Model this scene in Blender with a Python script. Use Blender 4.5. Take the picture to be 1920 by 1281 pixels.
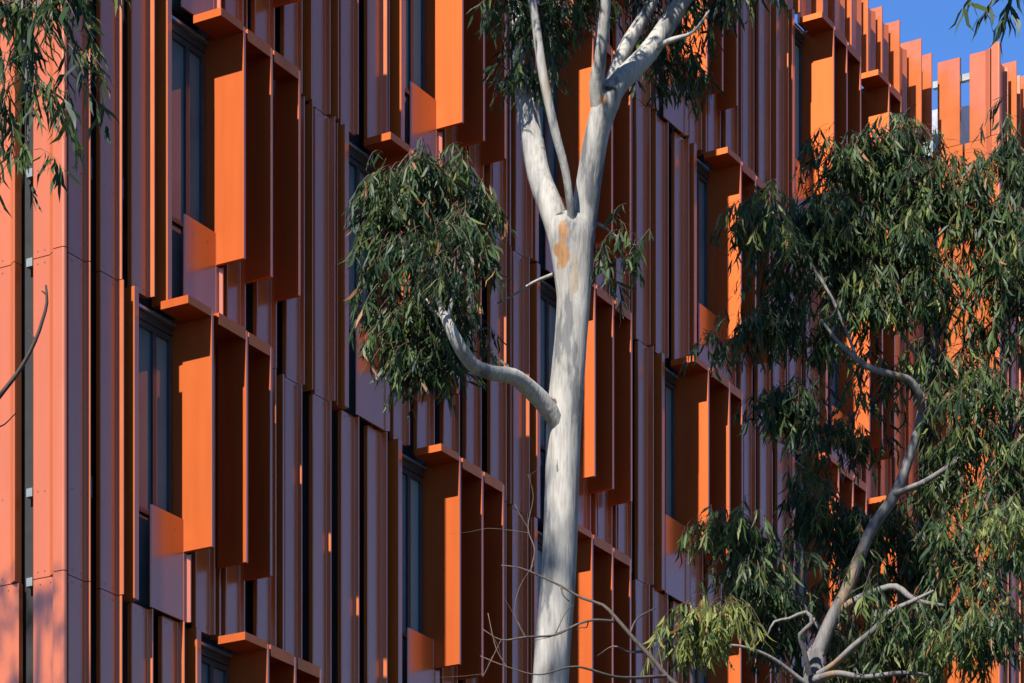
import bpy, bmesh, math, random
import numpy as np
from mathutils import Vector, Matrix

for o in list(bpy.data.objects):
    bpy.data.objects.remove(o, do_unlink=True)
scene = bpy.context.scene
COL = scene.collection
R = math.radians

# ------------------------------------------------------------------ camera
cam_data = bpy.data.cameras.new("camera")
cam = bpy.data.objects.new("camera", cam_data)
COL.objects.link(cam)
cam.location = (0, 0, 1.65)
cam.rotation_euler = (R(90), 0, 0)            # level, looking along +Y
cam_data.sensor_width = 36.0
cam_data.lens = 108.9
cam_data.shift_y = 1.1716                      # rising front: verticals stay upright
cam_data.clip_start = 0.1
cam_data.clip_end = 3000
scene.camera = cam

# ------------------------------------------------------------------ sky, sun, exposure
FACADE_ANGLE = R(30.124)                       # long facade against the view direction
SUN_EL = R(45.0)
SUN_OFF = R(-2.6)                               # sun against the plane of the long facade
sa = FACADE_ANGLE + SUN_OFF
travel = Vector((math.sin(sa) * math.cos(SUN_EL), math.cos(sa) * math.cos(SUN_EL), -math.sin(SUN_EL)))
world = bpy.data.worlds.new("World")
scene.world = world
world.use_nodes = True
nt = world.node_tree
nt.nodes.clear()
sky = nt.nodes.new("ShaderNodeTexSky")
sky.sky_type = 'NISHITA'
sky.sun_disc = False
sky.sun_elevation = SUN_EL
sky.sun_rotation = math.atan2(-travel.x, -travel.y)
sky.air_density = 1.0
sky.dust_density = 0.0
sky.ozone_density = 10.0
bg = nt.nodes.new("ShaderNodeBackground")
bg.inputs["Strength"].default_value = 0.073
wo = nt.nodes.new("ShaderNodeOutputWorld")
deep = nt.nodes.new("ShaderNodeHueSaturation")   # clear, deep blue winter air, the same all over the sky
deep.inputs["Saturation"].default_value = 1.08
deep.inputs["Hue"].default_value = 0.506
nt.links.new(sky.outputs[0], deep.inputs["Color"])
nt.links.new(deep.outputs[0], bg.inputs[0])
nt.links.new(bg.outputs[0], wo.inputs[0])

sun_data = bpy.data.lights.new("sun", 'SUN')
sun_data.energy = 5.0
sun_data.angle = R(0.5)
sun_data.color = (1.0, 0.955, 0.88)
sun = bpy.data.objects.new("sun", sun_data)
COL.objects.link(sun)
sun.rotation_euler = travel.to_track_quat('-Z', 'Y').to_euler()

vs = scene.view_settings
vs.view_transform = 'Standard'
vs.look = 'None'
vs.exposure = 1.6
vs.gamma = 1.0
vs.use_curve_mapping = False

# ------------------------------------------------------------------ materials
def new_mat(name):
    m = bpy.data.materials.new(name)
    m.use_nodes = True
    n = m.node_tree.nodes
    return m, n, m.node_tree.links, n["Principled BSDF"]

def ramp(n, stops):
    r = n.new("ShaderNodeValToRGB")
    e = r.color_ramp.elements
    while len(e) > 1:
        e.remove(e[-1])
    e[0].position = stops[0][0]
    e[0].color = (*stops[0][1], 1)
    for p, c in stops[1:]:
        k = e.new(p)
        k.color = (*c, 1)
    return r

def cladding(name, base, dark, rough, ior, metal=0.0, bump=0.08, rvar=0.06):
    m, n, l, b = new_mat(name)
    tc = n.new("ShaderNodeTexCoord")
    mp = n.new("ShaderNodeMapping")
    mp.inputs["Scale"].default_value = (9, 9, 0.8)
    nz = n.new("ShaderNodeTexNoise")
    nz.inputs["Scale"].default_value = 1.0
    nz.inputs["Detail"].default_value = 1.5
    oi = n.new("ShaderNodeObjectInfo")
    add = n.new("ShaderNodeVectorMath")
    sc = n.new("ShaderNodeVectorMath"); sc.operation = 'SCALE'
    l.new(tc.outputs["Object"], mp.inputs[0])
    l.new(oi.outputs["Random"], sc.inputs["Scale"])
    sc.inputs[0].default_value = (37, 21, 53)
    l.new(mp.outputs[0], add.inputs[0]); l.new(sc.outputs[0], add.inputs[1])
    l.new(add.outputs[0], nz.inputs["Vector"])
    mx = n.new("ShaderNodeMath"); mx.operation = 'MULTIPLY_ADD'
    l.new(oi.outputs["Random"], mx.inputs[0]); mx.inputs[1].default_value = 0.35
    hl = n.new("ShaderNodeMath"); hl.operation = 'MULTIPLY'
    l.new(nz.outputs[0], hl.inputs[0]); hl.inputs[1].default_value = 0.65
    l.new(hl.outputs[0], mx.inputs[2])
    r = ramp(n, [(0.15, dark), (0.75, base)])
    l.new(mx.outputs[0], r.inputs[0])
    l.new(r.outputs[0], b.inputs["Base Color"])
    fine = n.new("ShaderNodeTexNoise"); fine.inputs["Scale"].default_value = 3
    l.new(tc.outputs["Object"], fine.inputs["Vector"])
    rr = n.new("ShaderNodeMapRange")
    rr.inputs[3].default_value = rough - rvar; rr.inputs[4].default_value = rough + rvar
    l.new(fine.outputs[0], rr.inputs[0]); l.new(rr.outputs[0], b.inputs["Roughness"])
    b.inputs["IOR"].default_value = ior
    bp = n.new("ShaderNodeBump"); bp.inputs["Strength"].default_value = bump; bp.inputs["Distance"].default_value = 0.02
    low = n.new("ShaderNodeTexNoise"); low.inputs["Scale"].default_value = 1.6; low.inputs["Detail"].default_value = 0.5
    l.new(tc.outputs["Object"], low.inputs["Vector"])
    b.inputs["Metallic"].default_value = metal
    l.new(low.outputs[0], bp.inputs["Height"]); l.new(bp.outputs[0], b.inputs["Normal"])
    return m

MAT_PANEL = cladding("orange_cladding", (0.375, 0.088, 0.0145), (0.315, 0.071, 0.012), 0.24, 1.95, 0.2, 0.06)
MAT_FIN = cladding("orange_fin", (0.475, 0.104, 0.024), (0.385, 0.079, 0.0175), 0.46, 1.4, 0.8, 0.0, 0.012)

def plain(name, col, rough, spec=0.5, metallic=0.0, var=0.25, scale=6):
    m, n, l, b = new_mat(name)
    tc = n.new("ShaderNodeTexCoord")
    nz = n.new("ShaderNodeTexNoise"); nz.inputs["Scale"].default_value = scale; nz.inputs["Detail"].default_value = 4
    l.new(tc.outputs["Object"], nz.inputs["Vector"])
    r = ramp(n, [(0.3, tuple(c * (1 - var) for c in col)), (0.7, tuple(min(1, c * (1 + var)) for c in col))])
    l.new(nz.outputs[0], r.inputs[0]); l.new(r.outputs[0], b.inputs["Base Color"])
    b.inputs["Roughness"].default_value = rough
    b.inputs["Metallic"].default_value = metallic
    b.inputs["Specular IOR Level"].default_value = spec
    return m

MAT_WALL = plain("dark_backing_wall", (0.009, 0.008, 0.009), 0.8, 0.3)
MAT_FRAME = plain("charcoal_frame", (0.022, 0.026, 0.032), 0.4)
MAT_BOLT = plain("dark_rivet", (0.03, 0.02, 0.02), 0.5)
MAT_ZINC = plain("galvanised_steel", (0.15, 0.17, 0.17), 0.5, metallic=0.4)
MAT_BRACKET = plain("black_bracket", (0.015, 0.015, 0.018), 0.6)
MAT_FLASH = plain("grey_flashing", (0.22, 0.25, 0.30), 0.25, metallic=0.7)
MAT_WHITE = plain("white_plant_wall", (0.78, 0.78, 0.76), 0.6, var=0.05)
MAT_SCREEN = plain("grey_louvre", (0.20, 0.22, 0.27), 0.5)

def glass_mat():
    m, n, l, b = new_mat("tinted_window_glass")
    tc = n.new("ShaderNodeTexCoord")
    nz = n.new("ShaderNodeTexNoise"); nz.inputs["Scale"].default_value = 1.3
    l.new(tc.outputs["Object"], nz.inputs["Vector"])
    r = ramp(n, [(0.35, (0.045, 0.080, 0.098)), (0.65, (0.075, 0.125, 0.145))])
    l.new(nz.outputs[0], r.inputs[0])
    oi = n.new("ShaderNodeObjectInfo")          # some panes take a paler teal tone at random
    pick = ramp(n, [(0.45, (0, 0, 0)), (0.9, (1, 1, 1))])
    l.new(oi.outputs["Random"], pick.inputs[0])
    bl = n.new("ShaderNodeMixRGB"); bl.inputs[2].default_value = (0.13, 0.20, 0.215, 1)
    l.new(pick.outputs[0], bl.inputs[0]); l.new(r.outputs[0], bl.inputs[1]); l.new(bl.outputs[0], b.inputs["Base Color"])
    b.inputs["Roughness"].default_value = 0.03
    b.inputs["IOR"].default_value = 1.6
    bp = n.new("ShaderNodeBump"); bp.inputs["Strength"].default_value = 0.02; bp.inputs["Distance"].default_value = 0.02
    l.new(nz.outputs[0], bp.inputs["Height"]); l.new(bp.outputs[0], b.inputs["Normal"])
    return m
MAT_GLASS = glass_mat()

def bark_mat(name, pale, grey, tan, tan_amount, stains=()):
    m, n, l, b = new_mat(name)
    tc = n.new("ShaderNodeTexCoord")
    mp = n.new("ShaderNodeMapping"); mp.inputs["Scale"].default_value = (5, 5, 1.1)
    l.new(tc.outputs["Object"], mp.inputs[0])
    n1 = n.new("ShaderNodeTexNoise"); n1.inputs["Scale"].default_value = 1.0; n1.inputs["Detail"].default_value = 6; n1.inputs["Roughness"].default_value = 0.62
    l.new(mp.outputs[0], n1.inputs["Vector"])
    r1 = ramp(n, [(0.40, grey), (0.445, tuple(0.45 * a + 0.55 * c for a, c in zip(grey, pale))), (0.52, tuple(0.2 * a + 0.8 * c for a, c in zip(grey, pale))), (0.56, pale)])
    l.new(n1.outputs[0], r1.inputs[0])
    mp2 = n.new("ShaderNodeMapping"); mp2.inputs["Scale"].default_value = (5, 5, 1.0); mp2.inputs["Location"].default_value = (3, 7, 2)
    l.new(tc.outputs["Object"], mp2.inputs[0])
    n2 = n.new("ShaderNodeTexNoise"); n2.inputs["Scale"].default_value = 0.8; n2.inputs["Detail"].default_value = 4
    l.new(mp2.outputs[0], n2.inputs["Vector"])
    r2 = ramp(n, [(0.62 - tan_amount, (0, 0, 0)), (0.70 - tan_amount, (1, 1, 1))])
    l.new(n2.outputs[0], r2.inputs[0])
    mix = n.new("ShaderNodeMixRGB")
    l.new(r2.outputs[0], mix.inputs[0]); l.new(r1.outputs[0], mix.inputs[1]); mix.inputs[2].default_value = (*tan, 1)
    for (c, rad, colr) in stains:               # bark scars and rust-brown weeping stains with their own outlines
        sm = n.new("ShaderNodeMapping")
        sm.inputs["Location"].default_value = tuple(-a / r_ for a, r_ in zip(c, rad))
        sm.inputs["Scale"].default_value = tuple(1 / r_ for r_ in rad)
        l.new(tc.outputs["Object"], sm.inputs[0])
        ln = n.new("ShaderNodeVectorMath"); ln.operation = 'LENGTH'
        l.new(sm.outputs[0], ln.inputs[0])
        ns = n.new("ShaderNodeTexNoise"); ns.inputs["Scale"].default_value = 11; ns.inputs["Detail"].default_value = 5
        l.new(tc.outputs["Object"], ns.inputs["Vector"])
        sb = n.new("ShaderNodeMath"); sb.operation = 'MULTIPLY_ADD'
        l.new(ns.outputs[0], sb.inputs[0]); sb.inputs[1].default_value = 2.6
        l.new(ln.outputs["Value"], sb.inputs[2])
        rs_ = ramp(n, [(1.88 / 3, (1, 1, 1)), (2.15 / 3, (0, 0, 0))])
        dv = n.new("ShaderNodeMath"); dv.operation = 'DIVIDE'; dv.inputs[1].default_value = 3
        l.new(sb.outputs[0], dv.inputs[0]); l.new(dv.outputs[0], rs_.inputs[0])
        m2 = n.new("ShaderNodeMixRGB")
        l.new(rs_.outputs[0], m2.inputs[0]); l.new(mix.outputs[0], m2.inputs[1]); m2.inputs[2].default_value = (*colr, 1)
        mix = m2
    # fine vertical streaks and pores
    mp3 = n.new("ShaderNodeMapping"); mp3.inputs["Scale"].default_value = (60, 60, 7)
    l.new(tc.outputs["Object"], mp3.inputs[0])
    n3 = n.new("ShaderNodeTexNoise"); n3.inputs["Scale"].default_value = 1.0; n3.inputs["Detail"].default_value = 5
    l.new(mp3.outputs[0], n3.inputs["Vector"])
    r3 = ramp(n, [(0.3, (0.62, 0.60, 0.58)), (0.55, (1, 1, 1))])
    l.new(n3.outputs[0], r3.inputs[0])
    mul = n.new("ShaderNodeMixRGB"); mul.blend_type = 'MULTIPLY'; mul.inputs[0].default_value = 0.8
    l.new(mix.outputs[0], mul.inputs[1]); l.new(r3.outputs[0], mul.inputs[2])
    l.new(mul.outputs[0], b.inputs["Base Color"])
    b.inputs["Roughness"].default_value = 0.75
    b.inputs["Specular IOR Level"].default_value = 0.25
    bp = n.new("ShaderNodeBump"); bp.inputs["Strength"].default_value = 0.35; bp.inputs["Distance"].default_value = 0.012
    ad = n.new("ShaderNodeMath"); ad.operation = 'ADD'
    l.new(n1.outputs[0], ad.inputs[0]); l.new(n3.outputs[0], ad.inputs[1])
    l.new(ad.outputs[0], bp.inputs["Height"]); l.new(bp.outputs[0], b.inputs["Normal"])
    return m

GUM_STAINS = [((0.427, -0.25, 9.948), (0.055, 0.12, 0.16), (0.198, 0.099, 0.0396)), ((0.41, -0.2, 10.175), (0.05, 0.14, 0.022), (0.033, 0.0231, 0.0185)), ((0.366, -0.22, 8.982), (0.03, 0.1, 0.04), (0.066, 0.0396, 0.0198)), ((0.729, -0.3, 10.93), (0.06, 0.14, 0.03), (0.033, 0.0198, 0.0145)), ((0.688, -0.3, 10.872), (0.03, 0.12, 0.05), (0.165, 0.0858, 0.0396)), ((0.393, -0.25, 8.554), (0.012, 0.1, 0.1), (0.066, 0.0594, 0.0561)), ((0.505, -0.25, 9.75), (0.03, 0.1, 0.2), (0.198, 0.1584, 0.1122))]
MAT_GUM = bark_mat("pale_gum_bark", (0.2376, 0.2218, 0.198), (0.0792, 0.07814, 0.07814), (0.1584, 0.09504, 0.05016), 0.0, GUM_STAINS)
MAT_GREYGUM = bark_mat("grey_gum_bark", (0.114, 0.1036, 0.09886), (0.05702, 0.05227, 0.05322), (0.1426, 0.09504, 0.05702), 0.02)
MAT_BARE = bark_mat("dry_brown_bark", (0.06072, 0.04488, 0.0359), (0.0264, 0.01954, 0.01584), (0.1056, 0.06336, 0.03696), 0.02)
MAT_DARKBARE = bark_mat("shade_darkened_bark", (0.02904, 0.0169, 0.01267), (0.01584, 0.01056, 0.008976), (0.03168, 0.01584, 0.01056), 0.02)  # dark tone stands for shade lying on the sapling's branch
MAT_TWIG = plain("red_brown_twig", (0.092, 0.046, 0.02435), 0.6)

def leaf_mat(name, cols):
    m, n, l, b = new_mat(name)
    at = n.new("ShaderNodeAttribute"); at.attribute_name = "tint"
    r = ramp(n, cols)
    l.new(at.outputs["Fac"], r.inputs[0])
    l.new(r.outputs[0], b.inputs["Base Color"])
    b.inputs["Roughness"].default_value = 0.5
    b.inputs["Specular IOR Level"].default_value = 0.2
    tr = n.new("ShaderNodeBsdfTranslucent")
    hs = n.new("ShaderNodeHueSaturation"); hs.inputs["Value"].default_value = 1.3; hs.inputs["Hue"].default_value = 0.485
    l.new(r.outputs[0], hs.inputs["Color"]); l.new(hs.outputs[0], tr.inputs["Color"])
    mx = n.new("ShaderNodeMixShader"); mx.inputs[0].default_value = 0.28
    l.new(b.outputs[0], mx.inputs[1]); l.new(tr.outputs[0], mx.inputs[2])
    l.new(mx.outputs[0], n["Material Output"].inputs[0])
    return m

MAT_LEAF = leaf_mat("gum_leaf", [(0.0, (0.0095, 0.023, 0.0105)), (0.4, (0.022, 0.043, 0.0145)), (0.72, (0.060, 0.086, 0.022)), (0.93, (0.135, 0.148, 0.036)), (0.96, (0.19, 0.10, 0.04)), (1.0, (0.19, 0.082, 0.036))])

# ------------------------------------------------------------------ helpers
def link(name, mesh, mat=None, parent=None, loc=(0, 0, 0)):
    o = bpy.data.objects.new(name, mesh)
    COL.objects.link(o)
    if mat is not None and not mesh.materials:
        mesh.materials.append(mat)
    o.parent = parent
    o.location = loc
    return o

def empty(name, loc, rz=0.0):
    o = bpy.data.objects.new(name, None)
    COL.objects.link(o)
    o.location = loc
    o.rotation_euler = (0, 0, rz)
    o.empty_display_size = 0.3
    return o

def tag(o, label=None, category=None, group=None, kind=None):
    if label: o["label"] = label
    if category: o["category"] = category
    if group: o["group"] = group
    if kind: o["kind"] = kind
    return o

def raw_mesh(name, verts, faces, mat, smooth=False):
    me = bpy.data.meshes.new(name)
    me.from_pydata(verts, [], faces)
    if mat: me.materials.append(mat)
    if smooth:
        me.polygons.foreach_set("use_smooth", [True] * len(me.polygons))
    me.update()
    return me

BOXC = {}
def box_mesh(name, sx, sy, sz, mat, bevel=0.004):
    """box from the origin corner: x 0..sx, y 0..sy, z 0..sz"""
    key = (name, round(sx, 3), round(sy, 3), round(sz, 3), mat.name)
    if key in BOXC:
        return BOXC[key]
    bm = bmesh.new()
    bmesh.ops.create_cube(bm, size=1)
    for v in bm.verts:
        v.co = Vector(((v.co.x + .5) * sx, (v.co.y + .5) * sy, (v.co.z + .5) * sz))
    if bevel:
        bmesh.ops.bevel(bm, geom=bm.edges[:], offset=bevel, segments=1, affect='EDGES')
    me = bpy.data.meshes.new(name)
    bm.to_mesh(me); bm.free()
    me.materials.append(mat)
    BOXC[key] = me
    return me

# facade coordinates: u along the facade, d outwards, z up from the ground.
# building local axes: X = u, Y = -d
EYE = 1.65
H = 3.3
def lev(k): return EYE + H * k

def fbox(name, parent, u0, u1, d0, d1, z0, z1, mat, bevel=0.004):
    me = box_mesh(name, u1 - u0, d1 - d0, z1 - z0, mat, bevel)
    return link(name, me, None, parent, (u0, -d1, z0))

PANC = {}
def panel_mesh(flat, ramp_w, nose_d, h, back=0.06, rivets=()):
    """folded sheet: left return, flat pan, outward ramp, narrow nose, right return"""
    key = (round(flat, 3), round(ramp_w, 3), round(nose_d, 3), round(h, 3), round(back, 3), tuple(rivets))
    if key in PANC:
        return PANC[key]
    t = 0.004
    pts = [(0, -back), (0, -0.012), (0.004, -0.003), (0.012, 0), (flat - 0.004, 0), (flat, 0.003)]
    e = flat
    if ramp_w > 0:
        pts += [(flat + ramp_w, nose_d - 0.004), (flat + ramp_w + 0.004, nose_d), (flat + ramp_w + 0.014, nose_d), (flat + ramp_w + 0.018, nose_d - 0.005)]
        e = flat + ramp_w + 0.018
    pts += [(e, -back)]
    inner = [(e - t, -back), (t, -back)]
    # closed outline (outer skin then back plane) extruded in z
    outline = pts
    n = len(outline)
    verts = [(u, -d, 0) for u, d in outline] + [(u, -d, h) for u, d in outline]
    faces = [(i, (i + 1) % n, n + (i + 1) % n, n + i) for i in range(n)]
    faces.append(tuple(reversed(range(n))))
    faces.append(tuple(range(n, 2 * n)))
    mats = [0] * len(faces)
    for (ru, rz) in rivets:
        b0 = len(verts)
        for q in range(6):
            a = q * math.pi / 3
            verts.append((ru + 0.008 * math.cos(a), -0.003, rz + 0.008 * math.sin(a)))
        faces.append(tuple(range(b0, b0 + 6))); mats.append(1)
    me = bpy.data.meshes.new("cladding_panel")
    me.from_pydata(verts, [], faces)
    me.materials.append(MAT_PANEL); me.materials.append(MAT_BOLT)
    me.polygons.foreach_set("material_index", mats)
    me.update()
    bm = bmesh.new(); bm.from_mesh(me)
    bmesh.ops.recalc_face_normals(bm, faces=[f for f in bm.faces if f.material_index == 0])
    for f in bm.faces:
        if f.material_index == 1 and f.normal.y > 0: f.normal_flip()
    bm.to_mesh(me); bm.free()
    PANC[key] = me
    return me

# ------------------------------------------------------------------ ground
gm, gn, gl, gb = new_mat("dry_lawn")
gtc = gn.new("ShaderNodeTexCoord")
gnz = gn.new("ShaderNodeTexNoise"); gnz.inputs["Scale"].default_value = 0.6; gnz.inputs["Detail"].default_value = 8
gl.new(gtc.outputs["Object"], gnz.inputs["Vector"])
gr = ramp(gn, [(0.35, (0.024, 0.028, 0.015)), (0.65, (0.05, 0.045, 0.028))])
gl.new(gnz.outputs[0], gr.inputs[0]); gl.new(gr.outputs[0], gb.inputs["Base Color"])
gb.inputs["Roughness"].default_value = 0.95
ground = link("ground", raw_mesh("ground", [(-900, -900, 0), (900, -900, 0), (900, 900, 0), (-900, 900, 0)], [(0, 1, 2, 3)], gm))
tag(ground, kind="structure", label="flat dry lawn ground under the trees")

# ------------------------------------------------------------------ building
rng = random.Random(7)
CORNER = Vector((-4.557, 31.70, 0.0))
B = empty("clad_building", CORNER, R(90) - FACADE_ANGLE)
tag(B, "multi-storey building clad in folded rust-orange metal panels with projecting window fins", "building")

TOP = lev(7.42)
U2 = 22.9          # inner corner, where the far wing steps forward
D2 = 1.2           # how far it steps forward
BACK = -0.16       # plane of the dark backing wall

# backing walls (three boxes butted end to end)
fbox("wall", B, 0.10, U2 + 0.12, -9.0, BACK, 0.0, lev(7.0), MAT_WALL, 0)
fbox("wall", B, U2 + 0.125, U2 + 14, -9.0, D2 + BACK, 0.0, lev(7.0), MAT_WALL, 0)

def add_panel(u, k0, flat=0.27, ramp_w=0.010, nose=0.056, d=0.0, k1=None, dz1=0.0, rivet=True):
    k1 = k0 + 1 if k1 is None else k1
    z0, z1 = lev(k0) + 0.005, lev(k1) - 0.005 + dz1
    h = z1 - z0
    rv = ()
    if rivet:
        zz = 0.27 * H if h > 2 else 0.3
        rv = ((flat * 0.22, zz), (flat * 0.75, zz - 0.015))
        if h > 2:
            rv += ((flat * 0.22, h - 0.06), (flat * 0.75, h - 0.06), (flat * 0.22, 0.06), (flat * 0.75, 0.06))
    return link("cladding_panel", panel_mesh(flat, ramp_w, nose, h, rivets=rv), None, B, (u, -d, z0))

def add_bracket(u, k, d=0.0, w=0.05, mat=None, dk=0.28, h=0.22):
    return fbox("bracket", B, u, u + w, d + BACK, d - 0.045, lev(k + dk), lev(k + dk) + h, mat or MAT_BRACKET, 0.002)

def batten(u, k0, k1, d1, d=0.0, thick=0.022, dz0=0.0, dz1=0.0):
    return fbox("batten", B, u, u + thick, d - 0.12, d + d1, lev(k0) + 0.006 + dz0, lev(k1) - 0.006 + dz1, MAT_PANEL, 0.003)

def fin_part(u0, u1, d0, d1, z0, z1):
    """fin plate; the narrow front edge carries the glossier cladding finish"""
    o = fbox("fin", B, u0, u1, d0, d1, z0, z1, MAT_FIN, 0.005)
    me = o.data
    if len(me.materials) < 2:
        me.materials.append(MAT_PANEL)
        for p in me.polygons:
            if p.normal.y < -0.5: p.material_index = 1
    return o

FIN_D = 0.435
def window_group(k, u1, fins, fin_depths=None, hood_left=0.44, win=0.74, d=0.0):
    """narrow window, spandrel, hood and the row of projecting fins to its right"""
    z = lev(k)
    uL = u1 - win
    zb, zt = z + 0.225 * H, z + 0.97 * H
    # window: frame with two panes
    gd = d - 0.12
    wz0, wz1 = z + 0.03, z + 0.935 * H
    um = u1 - 0.335                       # mullion
    spz = z + 0.335 * H                   # spandrel top
    bm_v, bm_f = [], []
    def bar(ua, ub, za, zb_, da=gd - 0.03, db=gd + 0.035):
        i = len(bm_v)
        for (x, y, zz) in ((ua, -db, za), (ub, -db, za), (ub, -da, za), (ua, -da, za), (ua, -db, zb_), (ub, -db, zb_), (ub, -da, zb_), (ua, -da, zb_)):
            bm_v.append((x, y, zz))
        bm_f.extend([(i, i+1, i+5, i+4), (i+1, i+2, i+6, i+5), (i+2, i+3, i+7, i+6), (i+3, i, i+4, i+7), (i+4, i+5, i+6, i+7), (i+3, i+2, i+1, i)])
    bar(uL + 0.04, uL + 0.09, wz0, wz1)
    bar(um - 0.03, um + 0.03, wz0 + 0.052, wz1 - 0.062)
    bar(u1 - 0.075, u1 - 0.024, spz - 0.2, wz1)
    bar(uL + 0.092, u1 - 0.077, wz1 - 0.06, wz1)
    bar(uL + 0.092, u1 - 0.077, wz0, wz0 + 0.05)
    bar(um + 0.032, u1 - 0.077, spz - 0.02, spz + 0.035)
    bar(uL + 0.092, um - 0.032, spz - 0.06, spz - 0.01)
    wn = link("window", raw_mesh("window", bm_v, bm_f, MAT_FRAME), None, B)
    fbox("pane", wn, uL + 0.085, um - 0.025, gd - 0.02, gd, wz0 + 0.04, wz1 - 0.05, MAT_GLASS, 0)
    fbox("pane", wn, um + 0.025, u1 - 0.07, gd - 0.02, gd, spz - 0.01, wz1 - 0.05, MAT_GLASS, 0)
    # head flashing above the opening
    fbox("flashing", B, uL + 0.03, u1 - 0.03, d - 0.15, d - 0.02, z + 0.962 * H, z + 0.972 * H, MAT_FLASH, 0.002)
    fbox("window_head", B, uL + 0.03, u1 - 0.03, d - 0.155, d - 0.07, z + 0.937 * H, z + 0.9615 * H, MAT_FRAME, 0.002)
    # left edge batten of the opening
    fbox("batten", B, uL - 0.05, uL + 0.035, d - 0.13, d + 0.086, z + 0.006, z + H - 0.006, MAT_PANEL, 0.006)
    # spandrel panel under the right pane
    sp = panel_mesh(0.578, 0.0, 0.0, 0.33 * H, back=0.022, rivets=((0.16, 0.93), (0.42, 0.93)))
    link("spandrel_panel", sp, None, B, (u1 - 0.60, -(d + 0.066), z + 0.005))
    sp2 = panel_mesh(0.06, 0.02, 0.04, 0.222 * H, back=0.14)
    link("spandrel_edge", sp2, None, B, (u1 - 0.022, -(d + 0.06), z + 0.005))
    # fins
    fd = fin_depths or [FIN_D, FIN_D - 0.022, FIN_D - 0.044][:1 + len(fins)]
    us = [u1] + fins
    for i, uf in enumerate(us):
        base = d - 0.14 if i == 0 else d + 0.064
        fin_part(uf - 0.02, uf + 0.022, base, d + fd[i], zb, zt + 0.02 * H)
    # hoods: a folded tray with a turned-down lip over each bay
    edges = [(u1 - hood_left, u1 - 0.0215)]
    for i in range(len(fins)):
        edges.append((us[i] + 0.075 + 0.03 * rng.random(), us[i + 1] - 0.0215))
    for i, (ha, hb) in enumerate(edges):
        dep = d + fd[min(i, len(fd) - 1)] - 0.002
        w = hb - ha
        if i == 0:
            pro = [(dep, z + 0.972 * H), (dep, z + 0.998 * H), (d + 0.06, z + 0.998 * H), (d + 0.06, z + 0.972 * H)]
        else:
            pro = [(dep, z + 0.958 * H), (dep, z + 0.996 * H), (d + 0.06, z + 0.996 * H), (d + 0.06, z + 0.978 * H), (dep - 0.018, z + 0.978 * H), (dep - 0.018, z + 0.958 * H)]
        n = len(pro)
        vv = [(ha, -a, b) for a, b in pro] + [(hb, -a, b) for a, b in pro]
        ff = [(j, (j + 1) % n, n + (j + 1) % n, n + j) for j in range(n)] + [tuple(reversed(range(n))), tuple(range(n, 2 * n))]
        if i:                                   # thin plate added to block sun between this tray and the fin before
            q = len(vv); a0 = us[i - 1] + 0.0225
            for (x, y, zz) in ((a0, d + 0.06, 0), (ha - 0.001, d + 0.06, 0), (ha - 0.001, dep, 0), (a0, dep, 0)):
                vv += [(x, -y, z + 0.979 * H), (x, -y, z + 0.9805 * H)]
            ff += [(q, q+2, q+4, q+6), (q+1, q+7, q+5, q+3), (q, q+1, q+3, q+2), (q+2, q+3, q+5, q+4), (q+4, q+5, q+7, q+6), (q+6, q+7, q+1, q)]
        me = raw_mesh("hood", vv, ff, MAT_FIN)
        bm = bmesh.new(); bm.from_mesh(me); bmesh.ops.recalc_face_normals(bm, faces=bm.faces[:]); bm.to_mesh(me); bm.free()
        link("hood", me, None, B)

# which windows stand where: storey -> list of (fin 1 position, further fins, depths, window width)
GROUPS = {
    2: [(2.99, [3.554, 4.10], None, .66)],
    3: [(1.945, [2.565, 3.08], [.435, .450, .415], .73), (7.08, [7.652, 8.20], None, .66), (10.43, [11.033, 11.58], None, .73), (14.86, [15.41, 15.95], None, .73), (18.2, [18.75, 19.3], None, .73)],
    4: [(2.542, [3.093, 3.675], None, .745), (5.944, [6.52, 7.10], None, .69), (10.50, [11.048, 11.607], None, .73), (13.831, [14.458, 14.95], [.435, .455, .415], .56), (18.28, [18.87, 19.43], None, .73), (20.52, [21.08], None, .6)],
    5: [(2.50, [3.07, 3.65], None, .74), (7.143, [7.69, 8.252], None, .665), (10.46, [11.019, 11.577], None, .73), (14.87, [15.40, 15.92], None, .61), (19.45, [20.0, 20.55], None, .7)],
    6: [(5.9, [6.45, 7.0], None, .7), (10.46, [11.0, 11.56], None, .7), (13.79, [14.32, 14.838], None, .7), (18.098, [18.636, 19.204], None, .56), (20.22, [20.75], None, .5)],
}
PERIOD = 0.575
LIM = {2: 7.0, 3: U2, 4: U2, 5: U2, 6: U2}
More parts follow.
